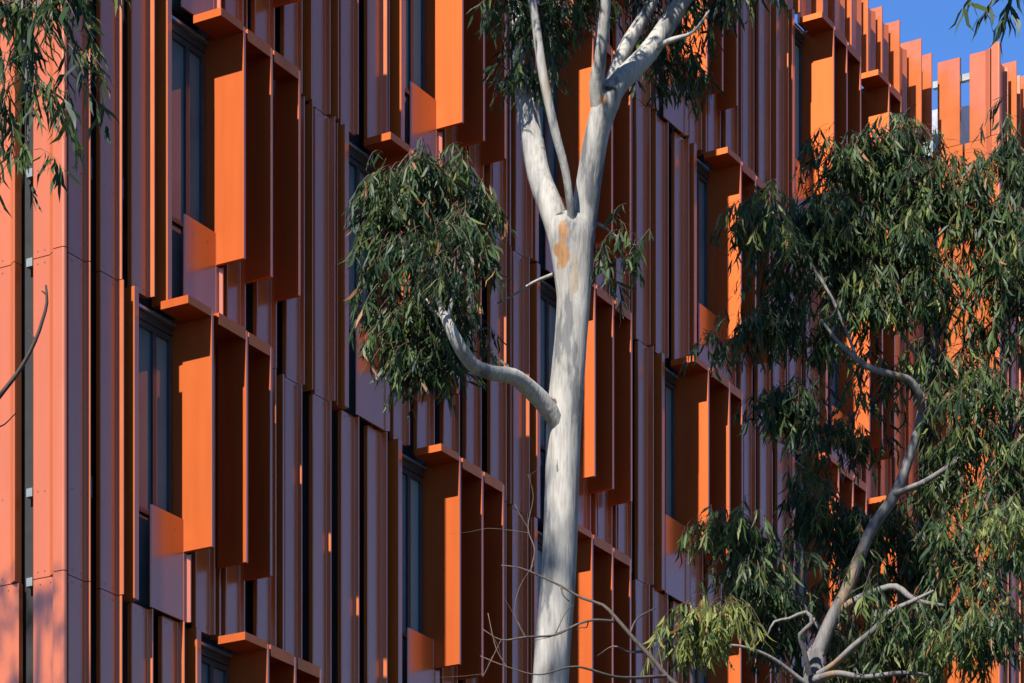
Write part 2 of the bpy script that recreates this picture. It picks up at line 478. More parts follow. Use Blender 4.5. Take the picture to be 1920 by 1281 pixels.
for k in range(2, 7):
    groups = GROUPS[k]
    free = []                                   # stretches of plain cladding
    start, first = 0.03, True
    for (u1, fins, fd, win) in groups:
        win += 0.14
        window_group(k, u1, fins, fd, win=win)
        free.append((start, u1 - win - 0.05, first, u1 - win))
        start, first = u1 + 0.30, False
    free.append((start, LIM[k] - 0.05, first, None))
    for (ua, ub, first, wl) in free:
        per = 0.535 if first else PERIOD
        u = ua
        while u + 0.32 < ub - 0.02:
            jit = 0.0 if first else rng.uniform(-0.02, 0.02)
            fl = 0.265 + rng.uniform(-0.025, 0.02) if not first else 0.272
            if u + jit + fl + 0.045 > ub: fl = ub - u - jit - 0.05
            last = wl is not None and u + per + 0.32 >= ub - 0.02
            add_panel(u + jit, k, flat=fl, nose=(0.078 if last else 0.056) + (0 if first else rng.uniform(-0.004, 0.003)))
            gap0 = u + jit + fl + 0.04
            add_bracket(gap0 + 0.07, k, w=0.07)
            if not first and rng.random() < 0.45:       # a thin rib standing in the gap
                batten(gap0 + rng.uniform(0.10, 0.15), k, k + 1, rng.uniform(0.0, 0.075), thick=rng.choice((0.018, 0.03)))
            u += per
        rest = ub - u
        if wl is not None:
            if rest > 0.30:
                add_panel(u, k, flat=max(0.05, rest - 0.2), rivet=False)
                batten(ub - 0.085, k, k + 1, 0.065)
            elif rest > 0.16:
                batten(ub - 0.12, k, k + 1, 0.072)
                if rest > 0.24: batten(ub - 0.23, k, k + 1, 0.065)
            elif rest > 0.09:
                batten(ub - 0.07, k, k + 1, 0.068)

# corner post: rounded nose where the two facades meet
def corner_post(uc, dc, z0, z1, proud=0.062):
    r = 0.03
    top = dc + proud
    pts = []
    for i in range(9):
        a = math.pi / 2 * i / 8
        pts.append((uc + r - r * math.cos(a), top - r + r * math.sin(a)))
    # from the short facade round the nose to the long facade, then back behind
    outline = [(uc, dc - 0.085)] + pts + [(uc + 0.045, top), (uc + 0.052, top - 0.008), (uc + 0.052, dc - 0.002), (uc + 0.088, dc - 0.002), (uc + 0.088, dc - 0.1)]
    n = len(outline)
    vv = [(u, -d, z0) for u, d in outline] + [(u, -d, z1) for u, d in outline]
    ff = [(i, (i + 1) % n, n + (i + 1) % n, n + i) for i in range(n)] + [tuple(reversed(range(n))), tuple(range(n, 2 * n))]
    me = raw_mesh("corner_panel", vv, ff, MAT_PANEL)
    bm = bmesh.new(); bm.from_mesh(me); bmesh.ops.recalc_face_normals(bm, faces=bm.faces[:]); bm.to_mesh(me); bm.free()
    return link("corner_panel", me, None, B)
for k in range(2, 7):
    corner_post(-0.12, 0.0, lev(k) + 0.005, lev(k + 1) - 0.005)

# short facade B: same panels turned round the corner (rotated -90 degrees about Z)
def side_panel(v0, k0, width, lip, u_plane, d_origin, flip=False, k1=None, dz1=0.0):
    k1 = k0 + 1 if k1 is None else k1
    h = lev(k1) - lev(k0) - 0.01 + dz1
    flat = width - (0.11 if lip else 0.0)
    rv = ((flat * .3, .27 * H), (flat * .7, .27 * H - .01), (flat * .3, h - .06), (flat * .7, h - .06), (flat * .3, .06), (flat * .7, .06)) if h > 2 else ()
    me = panel_mesh(flat, 0.075 if lip else 0.0, 0.05, h, rivets=rv)
    o = link("cladding_panel", me, None, B, (u_plane, -(d_origin), lev(k0) + 0.005))
    o.rotation_euler = (0, 0, R(-90))           # panel x runs along +d, its front faces -u
    return o
# corner panel: flat part v .10-.42 ; next ones further round
for k in range(2, 7):
    lip = k >= 3
    side_panel(0, k, 0.335, lip, -0.02, -0.425)
    side_panel(0, k, 0.46, lip, -0.02, -1.065)
    side_panel(0, k, 0.46, lip, -0.02, -1.68)
    for v in (0.50, 1.12):
        for dk in (0.0, 0.28):
            fbox("bracket", B, 0.02, 0.10, -v - 0.045, -v + 0.035, lev(k + dk) - 0.045, lev(k + dk) + 0.045, MAT_ZINC, 0.003)

# facade B2: the step forward of the far wing, facing the sun, and A2 beyond it
for k in range(3, 7):
    side_panel(0, k, 0.115, False, U2, 0.012)
    side_panel(0, k, 0.45, False, U2, 0.145)
    side_panel(0, k, 0.50, True, U2, 0.625)
    corner_post(U2 - 0.045, D2, lev(k) + 0.005, lev(k + 1) - 0.005)
side_panel(0, 7, 0.40, False, U2, 0.145, k1=7.44)
side_panel(0, 7, 0.40, True, U2, 0.71, k1=7.44)
corner_post(U2 - 0.045, D2, lev(7) + 0.005, lev(7.46))
u = U2 + 0.09
i = 0
while u < U2 + 3.4:
    for k in range(3, 7):
        add_panel(u, k, flat=0.26, d=D2, rivet=False)
        if i % 2: batten(u + 0.46, k, k + 1, 0.12, d=D2)
    add_panel(u, 7, flat=0.24, d=D2, k1=7.38 + 0.03 * (i % 3), rivet=False)
    batten(u + 0.42, 7, 7.43, 0.14, d=D2)
    u += 0.56; i += 1

# roof screen: free-standing panels and battens above the top floor, sky between
u = 12.0
i = 0
while u < U2 - 0.3:
    w = rng.choice((0.12, 0.16, 0.2, 0.3))
    top = 7.42 + rng.uniform(-0.05, 0.0)
    add_panel(u, 7, flat=w, ramp_w=0.06, nose=0.045, k1=top, rivet=False)
    batten(u + w + 0.16, 7, 7.42 + rng.uniform(-0.01, 0.02), rng.choice((0.12, 0.2, 0.26)), thick=0.03)
    u += w + rng.choice((0.34, 0.4, 0.46)); i += 1
fbox("roof_rail", B, 12.0, U2 - 0.05, -0.20, -0.155, lev(7.17), lev(7.19), MAT_BRACKET, 0.003)
fbox("roof_rail", B, 12.0, U2 - 0.05, -0.20, -0.155, lev(7.005), lev(7.03), MAT_BRACKET, 0.003)
# roof plant behind the screen of the wing
fbox("roof_beam", B, U2 + 0.10, U2 + 0.18, 0.02, D2 - 0.1, lev(7.33), lev(7.365), MAT_ZINC, 0.004)
fbox("roof_plant", B, U2 + 0.55, U2 + 6, -2.0, 0.33, lev(7.0) + 0.01, lev(7.29), MAT_SCREEN, 0.01)
fbox("roof_plant", B, U2 + 0.55, U2 + 6, 0.333, 0.74, lev(7.0) + 0.01, lev(7.27), MAT_WHITE, 0.01)
fbox("roof_plant", B, U2 + 0.55, U2 + 6, 0.743, D2 - 0.25, lev(7.0) + 0.01, lev(7.25), MAT_WHITE, 0.01)

# tree skeletons in metres: (x, y, z, radius); leaf clumps: (x, y, z, rx, ry, rz, density)
CENTRE_LIMBS = [('trunk', [(-0.10199999999999998, 20.1, -0.1, 0.26), (-0.05199999999999999, 20.08, 0.5, 0.19), (0.04799999999999999, 20.05, 3.2, 0.16), (0.16799999999999998, 20.0, 5.6, 0.135), (0.248, 20.0, 7.191, 0.1171), (0.296, 20.0, 7.883, 0.1136), (0.327, 20.0, 8.503, 0.1119), (0.341, 20.0, 8.916, 0.1171), (0.379, 20.0, 9.398, 0.1085), (0.399, 20.0, 9.673, 0.1119), (0.393, 20.0, 9.914, 0.1377), (0.382, 20.0, 10.087, 0.1618), (0.386, 20.0, 10.173, 0.1377)]), ('limb', [(0.345, 20.02, 10.026, 0.0896), (0.29, 20.02, 10.181, 0.0827), (0.228, 20.05, 10.349, 0.0777), (0.176, 20.1, 10.51, 0.0727), (0.132, 20.15, 10.757, 0.0711), (0.097, 20.2, 11.006, 0.0713), (0.066, 20.3, 11.402, 0.0629), (0.028, 20.4, 11.801, 0.0562), (-0.071, 20.6, 12.432, 0.0461), (-0.216, 20.9, 13.237, 0.0324)]), ('limb', [(0.433, 19.98, 10.044, 0.0963), (0.464, 19.98, 10.216, 0.0894), (0.498, 19.95, 10.443, 0.0842), (0.545, 19.9, 10.695, 0.0805), (0.609, 19.88, 10.892, 0.089), (0.685, 19.9, 11.021, 0.072), (0.893, 20.1, 11.323, 0.0658), (1.122, 20.3, 11.751, 0.0559), (1.366, 20.6, 12.29, 0.0461), (1.663, 21.0, 13.039, 0.0325)]), ('limb', [(0.575, 19.88, 10.806, 0.0685), (0.545, 19.8, 10.957, 0.0545), (0.566, 19.7, 11.113, 0.0424), (0.594, 19.6, 11.403, 0.0371), (0.601, 19.4, 11.804, 0.0301), (0.529, 19.2, 12.295, 0.0215)]), ('limb', [(0.62, 20.0, 10.948, 0.062), (0.677, 20.05, 11.178, 0.0466), (0.754, 20.1, 11.375, 0.045), (0.863, 20.2, 11.597, 0.04), (0.961, 20.3, 11.856, 0.035), (1.064, 20.6, 12.468, 0.0248)]), ('limb', [(0.407, 20.02, 9.957, 0.0207), (0.394, 19.92, 10.053, 0.0257), (0.376, 19.84, 10.19, 0.0256), (0.341, 19.78, 10.403, 0.0272), (0.278, 19.72, 10.614, 0.0306), (0.204, 19.7, 10.944, 0.0305), (0.153, 19.7, 11.283, 0.0271), (0.122, 19.7, 11.486, 0.0254), (0.051, 19.7, 11.893, 0.0187)]), ('limb', [(0.302, 19.95, 8.829, 0.0515), (0.226, 19.88, 8.93, 0.0582), (0.136, 19.8, 8.997, 0.0545), (0.007, 19.65, 9.042, 0.0474), (-0.128, 19.55, 9.025, 0.0438), (-0.241, 19.45, 9.034, 0.0435), (-0.326, 19.35, 9.106, 0.0433), (-0.389, 19.3, 9.213, 0.0366), (-0.425, 19.3, 9.286, 0.0282), (-0.45, 19.36, 9.37, 0.0167), (-0.483, 19.5, 9.486, 0.0101), (-0.543, 19.7, 9.689, 0.0068)]), ('limb', [(-0.399, 19.3, 9.226, 0.015), (-0.453, 19.34, 9.309, 0.0117), (-0.517, 19.5, 9.419, 0.0084), (-0.593, 19.8, 9.695, 0.0068), (-0.685, 19.9, 9.907, 0.0051)]), ('limb', [(-0.405, 19.3, 9.253, 0.0166), (-0.384, 19.4, 9.379, 0.0117), (-0.37, 19.55, 9.533, 0.0084), (-0.314, 19.8, 9.798, 0.0068), (-0.254, 19.9, 10.044, 0.0051)]), ('limb', [(0.499, 20.0, 10.121, 0.0207), (0.559, 20.05, 10.177, 0.0121), (0.64, 20.1, 10.146, 0.0069), (0.734, 20.1, 10.077, 0.0052), (0.813, 20.1, 10.06, 0.0035)]), ('limb', [(0.27, 20.1, 9.869, 0.0138), (0.139, 20.2, 9.858, 0.0087), (0.0, 20.3, 9.811, 0.007), (-0.105, 20.3, 9.759, 0.0052)]), ('limb', [(0.893, 20.1, 11.323, 0.0242), (1.033, 20.0, 11.344, 0.0172), (1.171, 20.0, 11.395, 0.0103), (1.274, 20.0, 11.533, 0.0069)])]
CENTRE_CLUMPS = [(-0.53, 19.85, 10.092, 0.367, 0.22, 0.325, 1.15), (-0.791, 19.85, 9.887, 0.191, 0.205, 0.342, 1.0), (-0.284, 19.85, 10.092, 0.206, 0.174, 0.291, 1.1), (-0.684, 19.85, 9.511, 0.191, 0.174, 0.291, 0.9), (-0.468, 19.85, 9.511, 0.176, 0.154, 0.256, 0.9), (-0.545, 19.85, 10.348, 0.25, 0.15, 0.144, 1.0), (-0.222, 19.85, 9.75, 0.118, 0.123, 0.205, 0.8), (-0.868, 19.85, 9.613, 0.118, 0.144, 0.239, 0.7), (-0.545, 19.85, 9.237, 0.176, 0.123, 0.205, 0.8), (-0.345, 19.85, 9.271, 0.088, 0.103, 0.171, 0.7), (-0.453, 19.85, 9.169, 0.118, 0.082, 0.137, 0.7), (-0.57, 19.85, 9.665, 0.1, 0.06, 0.089, 1.2), (-0.622, 19.85, 9.169, 0.176, 0.106, 0.171, 0.9), (-0.437, 19.85, 9.083, 0.106, 0.074, 0.123, 0.9), (-0.714, 19.85, 9.306, 0.118, 0.103, 0.171, 0.7), (-0.534, 19.38, 9.575, 0.12, 0.072, 0.113, 1.3), (-0.368, 19.45, 9.637, 0.121, 0.08, 0.134, 1.3), (-0.457, 19.22, 9.377, 0.113, 0.068, 0.06, 1.6), (-0.582, 19.9, 9.154, 0.171, 0.103, 0.151, 0.9), (0.041, 20.0, 11.447, 0.11, 0.103, 0.172, 0.9), (0.172, 20.0, 11.189, 0.155, 0.145, 0.241, 1.0), (0.275, 20.0, 11.464, 0.189, 0.114, 0.189, 1.0), (0.441, 20.5, 11.639, 0.12, 0.18, 0.3, 0.8), (0.138, 20.0, 11.808, 0.413, 0.248, 0.241, 1), (0.78, 20.6, 12.113, 0.532, 0.319, 0.231, 1), (1.046, 20.6, 11.439, 0.184, 0.117, 0.195, 1.0), (0.958, 20.6, 11.28, 0.106, 0.064, 0.106, 0.9), (0.873, 20.7, 11.808, 0.107, 0.086, 0.143, 0.7), (1.301, 20.7, 11.825, 0.16, 0.107, 0.178, 0.8), (1.515, 20.0, 11.585, 0.189, 0.114, 0.138, 0.8), (1.274, 20.0, 11.843, 0.413, 0.248, 0.207, 1), (1.123, 20.7, 11.415, 0.107, 0.086, 0.143, 0.6), (0.689, 20.0, 9.949, 0.103, 0.07, 0.117, 0.5), (0.62, 20.0, 9.828, 0.069, 0.083, 0.138, 0.6), (0.785, 20.0, 10.001, 0.052, 0.058, 0.096, 0.7), (0.316, 20.4, 12.679, 0.913, 0.548, 0.597, 0.5), (1.218, 20.8, 12.931, 0.716, 0.43, 0.537, 0.5), (-0.036, 20.8, 13.504, 0.788, 0.473, 0.573, 0.45), (0.826, 20.0, 13.255, 0.826, 0.496, 0.551, 0.45), (-0.5, 18.9, 12.4, 0.6, 0.6, 0.4, 0.3), (0.2, 18.7, 12.8, 0.9, 0.9, 0.5, 0.3), (0.9, 18.9, 12.7, 0.8, 0.8, 0.6, 0.3)]  # final clumps, above the view, are added to shade the limbs below
RIGHT_LIMBS = [('trunk', [(1.229, 21.9, -0.1, 0.2), (1.379, 21.9, 0.6, 0.16), (1.729, 22.0, 3.5, 0.125), (2.009, 22.0, 5.8, 0.1), (2.129, 22.0, 7.745, 0.072), (2.182, 22.0, 7.976, 0.0587), (2.273, 22.0, 8.203, 0.0511), (2.386, 22.0, 8.43, 0.0455), (2.538, 22.0, 8.809, 0.0417), (2.652, 22.0, 8.98, 0.0417), (2.735, 22.0, 9.105, 0.0417), (2.833, 22.0, 9.377, 0.0341), (2.894, 22.0, 9.586, 0.0341), (2.917, 22.0, 9.711, 0.0322), (2.974, 22.2, 9.944, 0.0229), (3.068, 22.5, 10.328, 0.0194), (3.113, 22.6, 10.716, 0.0175), (3.093, 22.6, 11.106, 0.0136), (3.022, 22.5, 11.451, 0.0097)]), ('limb', [(2.906, 21.95, 9.662, 0.0321), (2.874, 21.85, 9.738, 0.0282), (2.808, 21.8, 9.814, 0.0263), (2.726, 21.75, 9.829, 0.0243), (2.544, 21.7, 9.855, 0.0224), (2.421, 21.7, 9.926, 0.0205), (2.279, 21.7, 10.057, 0.0131), (2.167, 21.7, 10.206, 0.0075)]), ('limb', [(2.697, 22.0, 9.074, 0.0265), (2.79, 21.9, 9.086, 0.0226), (2.941, 21.9, 9.154, 0.0207), (3.167, 21.9, 9.304, 0.0189), (3.478, 22.2, 9.62, 0.0134), (3.724, 22.3, 9.867, 0.0096)]), ('limb', [(2.33, 22.0, 8.241, 0.0303), (2.398, 21.9, 8.286, 0.0264), (2.552, 21.8, 8.331, 0.0244), (2.696, 21.75, 8.353, 0.0225), (2.821, 21.7, 8.244, 0.0205), (3.026, 21.7, 8.203, 0.0131)]), ('limb', [(2.168, 21.9, 7.777, 0.0283), (2.271, 21.8, 7.824, 0.0225), (2.391, 21.7, 7.919, 0.0205), (2.535, 21.65, 8.024, 0.0205), (2.64, 21.6, 8.129, 0.0186), (2.789, 21.6, 8.203, 0.0149), (2.938, 21.6, 8.277, 0.0093)]), ('limb', [(2.149, 21.9, 7.74, 0.0339), (2.279, 21.7, 7.729, 0.0224), (2.455, 21.6, 7.675, 0.0186), (2.702, 21.5, 7.677, 0.0148), (2.887, 21.5, 7.662, 0.0093)]), ('limb', [(2.104, 21.9, 7.777, 0.0226), (2.049, 21.8, 7.937, 0.0169), (2.022, 21.75, 8.016, 0.0169), (2.1, 21.7, 8.084, 0.0168), (2.059, 21.7, 8.159, 0.0149), (1.943, 21.7, 8.114, 0.0112), (1.838, 21.7, 8.091, 0.0093), (1.793, 21.7, 8.002, 0.0056)]), ('limb', [(3.225, 22.3, 9.886, 0.0115), (2.968, 22.1, 10.021, 0.0133), (2.803, 22.0, 10.173, 0.0133), (2.682, 22.0, 10.381, 0.0114), (2.587, 22.1, 10.63, 0.0076)]), ('limb', [(3.076, 22.5, 10.366, 0.0155), (3.254, 22.5, 10.676, 0.0116), (3.448, 22.5, 10.986, 0.0097), (3.548, 22.4, 11.253, 0.0058)]), ('limb', [(2.429, 21.7, 9.907, 0.0112), (2.252, 21.8, 10.396, 0.0113), (2.036, 21.9, 10.775, 0.0094), (1.856, 22.0, 10.968, 0.0057)]), ('limb', [(3.105, 22.6, 10.716, 0.0136), (2.867, 22.5, 11.141, 0.0097), (2.661, 22.4, 11.485, 0.0077), (2.534, 22.3, 11.633, 0.0058)]), ('limb', [(2.236, 22.2, 8.148, 0.0172), (1.997, 22.3, 8.523, 0.0134), (1.766, 22.3, 8.715, 0.0096), (1.574, 22.3, 8.792, 0.0058)]), ('limb', [(2.055, 21.7, 7.662, 0.0168), (1.785, 21.6, 7.824, 0.013), (1.518, 21.5, 7.869, 0.0093), (1.296, 21.5, 7.813, 0.0056)])]
RIGHT_CLUMPS = [(2.576, 22.0, 11.271, 0.417, 0.25, 0.295, 1.1), (2.311, 22.0, 11.29, 0.22, 0.136, 0.227, 1.0), (2.879, 22.0, 11.366, 0.25, 0.15, 0.235, 1.0), (1.812, 21.7, 10.804, 0.224, 0.139, 0.232, 1.0), (2.064, 22.0, 10.817, 0.246, 0.193, 0.322, 1.05), (2.424, 22.0, 10.873, 0.417, 0.25, 0.398, 1.25), (2.803, 22.0, 10.968, 0.379, 0.25, 0.417, 1.2), (3.182, 22.0, 11.139, 0.273, 0.193, 0.322, 1.1), (3.523, 22.0, 11.309, 0.208, 0.216, 0.36, 1.1), (3.409, 22.0, 10.817, 0.246, 0.239, 0.398, 1.1), (2.197, 22.0, 10.324, 0.341, 0.205, 0.303, 1.1), (1.856, 22.0, 10.248, 0.197, 0.182, 0.303, 1.0), (1.837, 22.0, 9.794, 0.129, 0.193, 0.322, 0.9), (2.045, 22.0, 9.68, 0.182, 0.227, 0.379, 0.7), (2.614, 22.0, 10.362, 0.303, 0.182, 0.265, 1.2), (3.068, 22.0, 10.4, 0.284, 0.205, 0.341, 1.0), (3.485, 22.0, 10.173, 0.208, 0.273, 0.455, 0.9), (3.239, 22.0, 9.567, 0.284, 0.273, 0.455, 1.1), (3.561, 22.0, 9.377, 0.136, 0.273, 0.455, 1.1), (3.106, 22.0, 9.945, 0.189, 0.136, 0.227, 1.1), (2.828, 22.5, 10.173, 0.194, 0.116, 0.194, 0.8), (2.441, 22.5, 9.63, 0.194, 0.139, 0.232, 0.7), (3.409, 22.0, 9.642, 0.189, 0.182, 0.303, 0.9), (3.466, 22.0, 9.074, 0.208, 0.182, 0.303, 1.0), (3.163, 22.0, 8.998, 0.208, 0.136, 0.227, 0.8), (2.355, 22.8, 8.952, 0.412, 0.247, 0.314, 1.3), (2.905, 22.8, 8.912, 0.412, 0.247, 0.334, 1.2), (3.213, 21.7, 8.487, 0.336, 0.235, 0.392, 1.1), (1.572, 22.0, 8.639, 0.265, 0.159, 0.22, 1.3), (1.818, 22.0, 8.468, 0.265, 0.159, 0.25, 1.3), (1.307, 20.8, 7.667, 0.304, 0.183, 0.15, 1.5, 0.42), (1.164, 20.8, 7.523, 0.161, 0.097, 0.107, 1.2, 0.45), (1.851, 22.4, 8.168, 0.27, 0.162, 0.255, 1.4), (2.512, 22.8, 8.363, 0.373, 0.224, 0.314, 1.2), (2.97, 22.7, 8.236, 0.371, 0.223, 0.293, 1.3, 0.0), (3.279, 21.4, 7.859, 0.313, 0.188, 0.276, 1.3, 0.15), (2.512, 21.3, 8.086, 0.165, 0.099, 0.125, 0.55, 0.1), (2.769, 21.3, 7.866, 0.202, 0.121, 0.132, 0.6, 0.1), (3.265, 21.8, 7.824, 0.357, 0.214, 0.188, 1.2, 0.1), (3.182, 22.0, 8.317, 0.227, 0.136, 0.227, 0.9), (3.384, 20.8, 8.311, 0.129, 0.142, 0.236, 1.4, 0.35), (2.646, 22.6, 7.876, 0.467, 0.28, 0.156, 1.2, 0.2), (1.744, 21.1, 10.623, 0.145, 0.087, 0.145, 0.8, 0.35), (2.646, 22.6, 9.627, 0.117, 0.117, 0.195, 0.4), (1.477, 22.0, 10.116, 0.083, 0.064, 0.106, 1.1), (1.674, 22.0, 10.324, 0.098, 0.159, 0.265, 0.8), (2.15, 22.5, 9.359, 0.17, 0.163, 0.271, 0.6), (3.113, 22.6, 9.238, 0.14, 0.14, 0.233, 0.5), (2.424, 22.0, 9.832, 0.136, 0.091, 0.152, 0.5), (2.802, 22.6, 9.899, 0.109, 0.117, 0.195, 0.5), (3.655, 22.0, 10.703, 0.152, 0.432, 0.72, 1.0)]
SHADE_LIMBS = [('trunk', [(-9.9, 23.2, -0.1, 0.3), (-9.85, 23.2, 1, 0.24), (-9.7, 23.3, 6, 0.2), (-9.5, 23.4, 12, 0.15), (-9.3, 23.6, 17, 0.09), (-9.1, 23.7, 20.6, 0.03)]), ('limb', [(-9.4, 23.5, 15, 0.07), (-9.0, 23.8, 17.5, 0.05), (-8.8, 23.9, 19.2, 0.02), (-8.7, 23.9, 19.8, 0.01)]), ('limb', [(-9.4, 23.5, 16, 0.06), (-10, 23, 18, 0.04), (-10.5, 22.8, 19.5, 0.012)])]
SHADE_CLUMPS = [(-8.95, 23.8, 19.9, 0.5, 0.6, 0.6, 0.5), (-8.75, 23.9, 19.0, 0.4, 0.5, 0.4, 0.5), (-9.6, 23.3, 20.3, 0.8, 0.8, 0.6, 0.7), (-10.3, 22.9, 19.6, 0.8, 0.8, 0.7, 0.7), (-9.1, 23.5, 18.2, 0.5, 0.6, 0.5, 0.5)]
LEFT_LIMBS = [('trunk', [(-5.6, 12.5, -0.1, 0.32), (-5.5, 12.5, 1, 0.25), (-5.2, 12.4, 4, 0.22), (-4.7, 12.3, 7, 0.19), (-4.2, 12.3, 9.5, 0.16), (-3.7, 12.2, 12.5, 0.12), (-3.2, 12.0, 15.5, 0.07)]), ('limb', [(-4.5, 12.3, 8.2, 0.09), (-3.6, 12.1, 9.0, 0.06), (-2.7, 12.0, 9.0, 0.04), (-2.1, 12.0, 8.65, 0.02), (-1.8, 12, 8.2, 0.008)]), ('limb', [(-4.2, 12.3, 9.5, 0.09), (-3.0, 12.0, 10.6, 0.06), (-2.0, 11.8, 10.8, 0.03), (-1.5, 11.7, 10.5, 0.015)]), ('limb', [(-4.7, 12.3, 7.2, 0.1), (-5.6, 13, 8.8, 0.07), (-6.6, 13.6, 10, 0.03)]), ('limb', [(-2.146, 12.1, 7.796, 0.0187), (-1.95, 12.05, 7.687, 0.0093), (-1.897, 12.0, 7.497, 0.0083), (-1.88, 12.0, 7.29, 0.0072), (-1.876, 12.0, 7.084, 0.0052), (-1.872, 12.0, 7.001, 0.0031)])]
LEFT_CLUMPS = [(-1.946, 12.0, 7.497, 0.062, 0.186, 0.31, 1.1), (-1.86, 12.0, 7.394, 0.045, 0.211, 0.351, 1.4), (-1.773, 12.0, 7.435, 0.054, 0.161, 0.269, 0.8), (-1.674, 12.0, 7.611, 0.07, 0.064, 0.107, 2.0), (-1.872, 12.0, 7.074, 0.025, 0.074, 0.124, 1.6), (-1.952, 12.0, 7.156, 0.033, 0.074, 0.124, 1.2), (-1.777, 12.0, 7.177, 0.037, 0.074, 0.124, 0.9), (-1.866, 12.0, 6.97, 0.019, 0.045, 0.074, 1.8), (-1.946, 12.0, 7.043, 0.021, 0.045, 0.074, 1.2), (-1.901, 12.0, 7.972, 0.393, 0.236, 0.248, 0.9), (-1.777, 12.0, 8.282, 0.517, 0.31, 0.331, 0.7), (-2.397, 12.0, 8.241, 0.413, 0.248, 0.413, 0.7), (-3.9, 12.1, 16.2, 1.1, 1.1, 0.9, 0.5), (-4.6, 12.4, 14.6, 0.9, 0.9, 0.7, 0.35), (-5.8, 13.4, 11, 1.3, 1.3, 1.0, 0.4)]  # the highest clump, out of view, is placed to shade the central trunk
CORNER_LIMBS = [('trunk', [(4.6, 14.4, -0.1, 0.24), (4.5, 14.4, 1, 0.18), (4.35, 14.3, 4, 0.15), (4.1, 14.2, 7.5, 0.11), (3.8, 14.1, 10, 0.07), (3.4, 14, 11.5, 0.03)]), ('limb', [(4.05, 14.2, 8.0, 0.06), (3.2, 14, 9.2, 0.035), (2.75, 14, 9.6, 0.02), (2.45, 14, 9.2, 0.008)])]
CORNER_CLUMPS = [(2.319, 14.0, 8.544, 0.043, 0.09, 0.149, 0.9), (2.471, 14.0, 8.809, 0.121, 0.145, 0.241, 1), (2.507, 14.0, 9.219, 0.289, 0.174, 0.289, 0.6)]
BARE_LIMBS = [('trunk', [(1.583, 17.2, -0.1, 0.1), (1.533, 17.2, 1.0, 0.08), (1.383, 17.1, 3.5, 0.055), (1.083, 17.0, 6.04, 0.0249), (0.966, 17.0, 6.275, 0.0176), (0.849, 17.0, 6.398, 0.0139), (0.761, 17.0, 6.503, 0.0132), (0.673, 17.0, 6.597, 0.0117), (0.585, 17.0, 6.699, 0.011), (0.498, 17.0, 6.787, 0.0095), (0.386, 17.0, 6.825, 0.0073), (0.263, 17.0, 6.895, 0.0066), (0.152, 17.0, 6.948, 0.0059), (0.044, 17.0, 6.992, 0.0044), (-0.059, 17.0, 7.006, 0.0029)]), ('branch', [(0.556, 17.0, 6.699, 0.0088), (0.442, 16.9, 6.675, 0.0073), (0.348, 16.85, 6.634, 0.0065), (0.231, 16.8, 6.564, 0.0058), (0.072, 16.7, 6.524, 0.005), (-0.058, 16.7, 6.509, 0.0035), (-0.158, 16.7, 6.567, 0.0023)]), ('branch', [(0.269, 17.0, 6.895, 0.0059), (0.277, 16.95, 6.83, 0.0044), (0.315, 16.95, 6.792, 0.0035)]), ('branch', [(0.231, 16.8, 6.562, 0.0038), (0.291, 16.9, 6.713, 0.0032), (0.337, 17.0, 6.787, 0.0029)]), ('branch', [(0.072, 16.7, 6.524, 0.0036), (0.014, 16.7, 6.653, 0.0029), (0.043, 16.7, 6.797, 0.0026), (0.115, 16.7, 6.912, 0.0022)]), ('branch', [(0.732, 17.0, 6.532, 0.0088), (0.648, 17.1, 6.561, 0.0059), (0.563, 17.2, 6.619, 0.0044), (0.477, 17.3, 6.595, 0.003)]), ('branch', [(0.644, 17.0, 6.626, 0.0073), (0.692, 17.1, 6.743, 0.0044), (0.8, 17.2, 6.833, 0.0036)]), ('branch', [(0.102, 17.0, 6.971, 0.0044), (0.124, 17.1, 7.126, 0.0035), (0.089, 17.2, 7.277, 0.0033), (0.119, 17.3, 7.488, 0.003), (0.089, 17.3, 7.607, 0.0024)]), ('branch', [(0.089, 17.2, 7.277, 0.003), (0.044, 17.2, 7.351, 0.0024), (0.015, 17.2, 7.41, 0.0021)]), ('branch', [(0.849, 17.0, 6.398, 0.0102), (0.575, 16.7, 6.308, 0.0072), (0.343, 16.6, 6.337, 0.0057), (0.143, 16.6, 6.294, 0.0043), (-0.029, 16.6, 6.337, 0.0034), (-0.171, 16.6, 6.394, 0.0026)]), ('branch', [(-0.058, 16.7, 6.509, 0.0029), (-0.115, 16.7, 6.394, 0.0023), (-0.158, 16.7, 6.308, 0.0022)]), ('branch', [(-0.029, 16.6, 6.337, 0.0029), (-0.086, 16.6, 6.437, 0.0023), (-0.129, 16.6, 6.623, 0.0021)])]
TWIG_LIMBS = [('trunk', [(-4.2, 15.2, -0.1, 0.09), (-4.1, 15.2, 1.2, 0.07), (-3.8, 15.1, 4.0, 0.045), (-2.841, 15.0, 6.635, 0.0194), (-2.634, 15.0, 6.996, 0.0142), (-2.479, 15.0, 7.198, 0.0116), (-2.381, 15.0, 7.327, 0.0103), (-2.309, 15.0, 7.461, 0.009), (-2.273, 15.0, 7.564, 0.0084), (-2.252, 15.0, 7.647, 0.0077), (-2.257, 15.0, 7.732, 0.0052)]), ('branch', [(-2.309, 15.0, 7.461, 0.0065), (-2.324, 15.0, 7.492, 0.0039), (-2.345, 15.0, 7.513, 0.0026)]), ('branch', [(-2.257, 15.0, 7.688, 0.0052), (-2.268, 15.0, 7.699, 0.0039), (-2.278, 15.0, 7.704, 0.0026)]), ('branch', [(-2.634, 15.0, 6.996, 0.009), (-2.696, 15.2, 7.381, 0.0065), (-2.661, 15.3, 7.683, 0.0053), (-2.705, 15.4, 8.04, 0.0027)]), ('branch', [(-2.583, 15.0, 7.074, 0.0065), (-2.512, 15.2, 7.12, 0.0039), (-2.45, 15.3, 7.222, 0.0026)])]

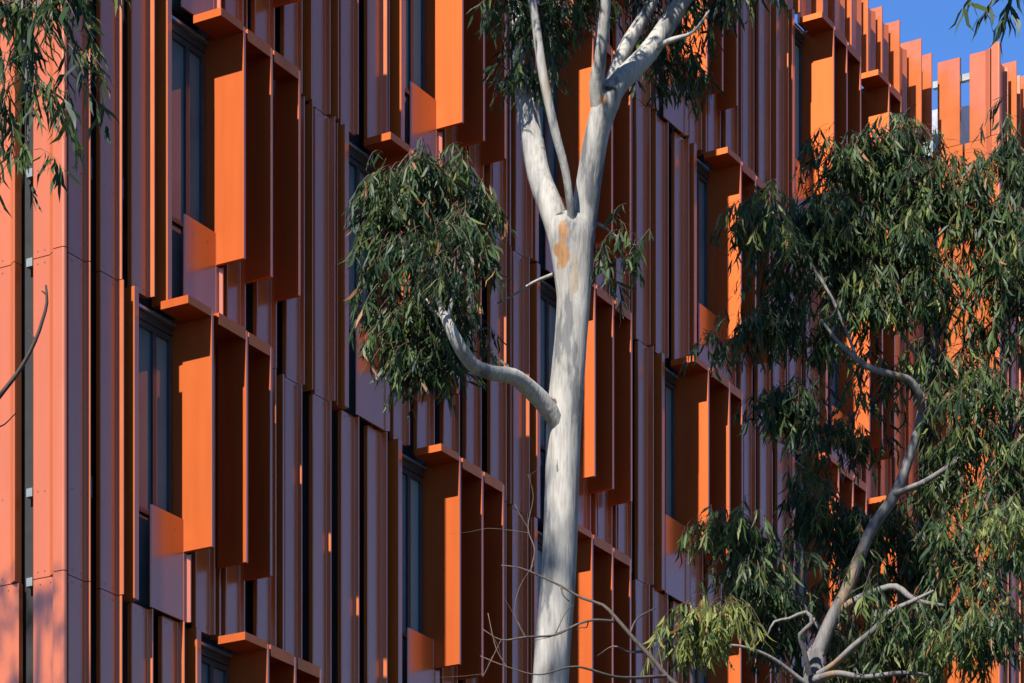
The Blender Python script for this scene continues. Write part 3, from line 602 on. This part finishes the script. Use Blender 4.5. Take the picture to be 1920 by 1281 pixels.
# ------------------------------------------------------------------ trees
def catmull(pts, step):
    P = [np.array(p, float) for p in pts]
    P = [2 * P[0] - P[1]] + P + [2 * P[-1] - P[-2]]
    out = []
    for i in range(1, len(P) - 2):
        p0, p1, p2, p3 = P[i - 1], P[i], P[i + 1], P[i + 2]
        L = np.linalg.norm(p2[:3] - p1[:3])
        n = max(2, int(L / step))
        for j in range(n):
            t = j / n
            q = 0.5 * ((2 * p1) + (-p0 + p2) * t + (2 * p0 - 5 * p1 + 4 * p2 - p3) * t * t + (-p0 + 3 * p1 - 3 * p2 + p3) * t ** 3)
            q[3] = p1[3] + (p2[3] - p1[3]) * t
            out.append(q)
    out.append(P[-2])
    return np.array(out)

def tube(pts, sides=14, step=0.06, rough=0.04, seed=0, taper_tip=True):
    rs = np.random.RandomState(seed)
    S = catmull(pts, step)
    n = len(S)
    C, Rr = S[:, :3].copy(), S[:, 3].copy()
    ph = rs.uniform(0, 6.28, 8)
    s = np.cumsum(np.r_[0, np.linalg.norm(np.diff(C, axis=0), axis=1)])
    T = np.gradient(C, axis=0); T /= np.linalg.norm(T, axis=1)[:, None] + 1e-9
    ref = np.array([1.0, 0.3, 0.1]); verts = []
    a = np.cross(T[0], ref); a /= np.linalg.norm(a)
    for i in range(n):
        a = a - T[i] * np.dot(a, T[i]); a /= np.linalg.norm(a) + 1e-9
        b = np.cross(T[i], a)
        for j in range(sides):
            th = 2 * math.pi * j / sides
            w = 1 + rough * (math.sin(2 * th + ph[0] + s[i] * 1.3 / max(Rr[0], .02) * .08) + .7 * math.sin(3 * th + ph[1] - s[i] * 2.1) + .6 * math.sin(s[i] * 5 + ph[2]) * math.sin(th + ph[3]))
            verts.append(C[i] + (a * math.cos(th) + b * math.sin(th)) * Rr[i] * w)
    faces = []
    for i in range(n - 1):
        for j in range(sides):
            k = (j + 1) % sides
            faces.append((i * sides + j, i * sides + k, (i + 1) * sides + k, (i + 1) * sides + j))
    verts.append(C[-1] + T[-1] * Rr[-1] * .6)
    tip = len(verts) - 1
    for j in range(sides):
        faces.append(((n - 1) * sides + j, (n - 1) * sides + (j + 1) % sides, tip))
    return verts, faces

def leaves_mesh(name, base, hang, side, length, width, curve, tint, mat):
    """sickle-shaped leaves: six vertices, three faces each (all arrays, N leaves)"""
    N = len(base)
    nrm = np.cross(hang, side)
    def row(t, w, c, f):
        return base + hang * (length * t)[:, None] + side * (curve * c)[:, None], w
    V = np.zeros((N, 6, 3))
    V[:, 0] = base
    for idx, (t, wf, c) in enumerate(((0.30, 0.95, 0.55), (0.66, 0.80, 1.0))):
        mid = base + hang * (length * t)[:, None] + side * (curve * c)[:, None] + nrm * (length * 0.04 * (1 if idx else -1))[:, None]
        V[:, 1 + 2 * idx] = mid - side * (width * wf * .5)[:, None]
        V[:, 2 + 2 * idx] = mid + side * (width * wf * .5)[:, None]
    V[:, 5] = base + hang * length[:, None] + side * (curve * 0.35)[:, None]
    me = bpy.data.meshes.new(name)
    me.vertices.add(N * 6)
    me.vertices.foreach_set("co", V.reshape(-1))
    o = (np.arange(N) * 6)[:, None]
    loops = (o + np.array([0, 2, 1, 1, 2, 4, 3, 3, 4, 5])[None, :]).reshape(-1)
    me.loops.add(N * 10)
    me.loops.foreach_set("vertex_index", loops)
    me.polygons.add(N * 3)
    st = (np.arange(N)[:, None] * 10 + np.array([0, 3, 7])[None, :]).reshape(-1)
    me.polygons.foreach_set("loop_start", st)
    me.polygons.foreach_set("use_smooth", np.ones(N * 3, bool))
    me.update(calc_edges=True)
    at = me.attributes.new("tint", 'FLOAT', 'POINT')
    at.data.foreach_set("value", np.repeat(tint, 6))
    me.materials.append(mat)
    return me

def foliage(parent, clumps, seed, leaf_len, density, bias=0.0, mat=None):
    """hanging sprays of leaves filling each clump; returns one crown mesh and its twigs"""
    rs = np.random.RandomState(seed)
    Bp, Hg, Sd, Ln, Wd, Cv, Tn = [], [], [], [], [], [], []
    tv, tf = [], []
    for (x, y, z, rx, ry, rz, dens, *tb) in clumps:
        ns = max(4, int(density * dens * (rx * rz * math.pi) / (leaf_len ** 2) * 1.1))
        nsub = max(3, ns // 11)                 # tufts: the leaves gather round twig ends, with gaps between
        subs = []
        for _ in range(nsub):
            v = rs.normal(size=3); v /= np.linalg.norm(v)
            subs.append((np.array([x, y, z]) + v * (rs.uniform(0.15, 1.0) ** 0.5) * np.array([rx, ry, rz]), rs.uniform(-.12, .2), rs.uniform(.8, 1.5)))
        for _ in range(ns):
            sc_, st_, sr_ = subs[rs.randint(nsub)]
            v = rs.normal(size=3); v[2] = abs(v[2]) * .6; v /= np.linalg.norm(v)
            c = sc_ + v * leaf_len * sr_ * rs.uniform(.3, 1.5)
            L = leaf_len * rs.uniform(1.4, 2.9)
            az = math.atan2(v[1], v[0]) + rs.normal() * .5
            out = np.array([math.cos(az), math.sin(az), 0.0])
            p = c + np.array([0, 0, L * .5]) - out * L * .35
            dirv = out * 0.9 + np.array([0, 0, rs.uniform(-.2, .5)])
            pts = [p]
            nseg = 6
            for q in range(nseg):
                dirv = dirv + np.array([0, 0, -0.38]) + rs.normal(size=3) * .12
                dn = dirv / np.linalg.norm(dirv)
                pts.append(pts[-1] + dn * L / nseg)
            st = rs.uniform(0, 1) * .55 + rs.uniform(-.1, .1) + st_ + bias + (tb[0] if tb else 0.0)  # a clump's own tint brightens its leaves to stand for sunlit sprays
            i0 = len(tv)
            for q, pp in enumerate(pts):
                rr = 0.0035 * (1 - .7 * q / nseg) * leaf_len / .13
                for th in (0, 2.09, 4.19):
                    tv.append((pp[0] + rr * math.cos(th), pp[1] + rr * math.sin(th), pp[2]))
            for q in range(nseg):
                for j in range(3):
                    k = (j + 1) % 3
                    a = i0 + q * 3
                    tf.append((a + j, a + k, a + 3 + k, a + 3 + j))
            nl = rs.randint(9, 15)
            for q in range(nl):
                t = rs.uniform(.12, 1.0) * nseg
                i = min(int(t), nseg - 1)
                b = pts[i] * (1 - (t - i)) + pts[i + 1] * (t - i)
                tw = pts[i + 1] - pts[i]; tw /= np.linalg.norm(tw)
                h = np.array([0, 0, -1.0]) * rs.uniform(.7, 1.25) + tw * .35 + rs.normal(size=3) * np.array([.5, .5, .3])
                h /= np.linalg.norm(h)
                a2 = rs.uniform(0, 6.283)
                s = np.array([math.cos(a2), math.sin(a2), rs.normal() * .2])
                s -= h * np.dot(s, h); s /= np.linalg.norm(s)
                ln = leaf_len * rs.uniform(.55, 1.35)
                Bp.append(b); Hg.append(h); Sd.append(s); Ln.append(ln)
                Wd.append(ln * rs.uniform(.085, .17)); Cv.append(ln * rs.uniform(-.16, .16))
                tt = st + rs.normal() * .12
                tt = min(.93, max(0.0, tt))
                if rs.uniform() < .022: tt = 1.0
                Tn.append(tt)
    me = leaves_mesh("crown", np.array(Bp), np.array(Hg), np.array(Sd), np.array(Ln), np.array(Wd), np.array(Cv), np.array(Tn), mat or MAT_LEAF)
    cr = link("crown", me, None, parent)
    tag(cr, kind="stuff")
    tw = link("twigs", raw_mesh("twigs", tv, tf, MAT_TWIG, True), None, parent)
    tag(tw, kind="stuff")
    return len(Bp)

def tree(name, label, category, limbs, clumps, bark, seed, leaf_len=0.14, density=1.0, step=0.06, sides=14, rough=0.04, bias=0.0, fork=True):
    base = limbs[0][1][0]
    root = empty(name, (base[0], base[1], 0.0))
    tag(root, label, category)
    off = np.array([base[0], base[1], 0.0, 0.0])
    for i, (nm, pts) in enumerate(limbs):
        pts = [tuple(np.array(p) - off) for p in pts]
        big = max(p[3] for p in pts) > 0.08
        v, f = tube(pts, sides if big else 8, step if big else step * .8, rough if big else rough * 1.6, seed * 31 + i)
        link(nm, raw_mesh(nm, v, f, bark, True), None, root)
    if not clumps and fork:                              # fine kinked twigs forking off the bare branches
        rs = np.random.RandomState(seed + 5)
        tv, tf = [], []
        for (nm, pts) in limbs:
            P = [np.array(p) - off for p in pts if p[3] < 0.02]
            for q in range(1, len(P)):
                for rep in range(2):
                    if rs.uniform() < .86: continue
                    d0 = P[q][:3] - P[q - 1][:3]; d0 /= np.linalg.norm(d0) + 1e-9
                    s0 = P[q - 1] + (P[q] - P[q - 1]) * rs.uniform(.1, .9)
                    dr = d0 * .7 + rs.normal(size=3) * np.array([.6, .5, .6])
                    pp = [s0.copy()]; pp[0][3] = min(.0045, s0[3] * .6)
                    L = rs.uniform(.15, .5)
                    for w in range(4):
                        dr = dr + rs.normal(size=3) * .35; dn = dr / np.linalg.norm(dr)
                        nx = pp[-1].copy(); nx[:3] += dn * L / 4; nx[3] = pp[0][3] * (1 - .2 * (w + 1)); pp.append(nx)
                    v, f = tube([tuple(x) for x in pp], 4, .08, .05, rep)
                    o_ = len(tv); tv += v; tf += [tuple(i_ + o_ for i_ in ff) for ff in f]
        link("twigs", raw_mesh("twigs", tv, tf, bark, True), None, root)["kind"] = "stuff"
    if clumps:
        cl = [(c[0] - base[0], c[1] - base[1], c[2], *c[3:]) for c in clumps]
        foliage(root, cl, seed, leaf_len, density, bias)
    return root

tree("gum_tree", "pale smooth-barked gum tree forking in front of the middle of the facade", "tree", CENTRE_LIMBS, CENTRE_CLUMPS, MAT_GUM, 3, 0.118, 4.4, bias=0.04)
tree("gum_tree", "leaning grey-limbed gum tree with dense drooping foliage at the right", "tree", RIGHT_LIMBS, RIGHT_CLUMPS, MAT_GREYGUM, 5, 0.122, 4.1, bias=0.07)
tree("gum_tree", "gum tree whose leafy sprays hang into the top left corner", "tree", LEFT_LIMBS, LEFT_CLUMPS, MAT_GREYGUM, 8, 0.108, 3.4, bias=-0.02)
tree("gum_tree", "gum tree whose few dark leaves hang at the top right corner against sky", "tree", CORNER_LIMBS, CORNER_CLUMPS, MAT_GREYGUM, 11, 0.14, 2.5)
tree("gum_tree", "gum tree out of view at the left, dappling the orange corner with shade", "tree", SHADE_LIMBS, SHADE_CLUMPS, MAT_GREYGUM, 21, 0.135, 1.4)  # unseen tree, added to throw dappled shade on the corner
tree("bare_tree", "leafless tree with thin brown twigs crossing the pale gum trunk", "tree", BARE_LIMBS, None, MAT_BARE, 13, step=0.04, rough=0.06)
tree("bare_tree", "leafless sapling with one dark curved branch before the sunlit left facade", "tree", TWIG_LIMBS, None, MAT_DARKBARE, 17, step=0.04, rough=0.06, fork=False)
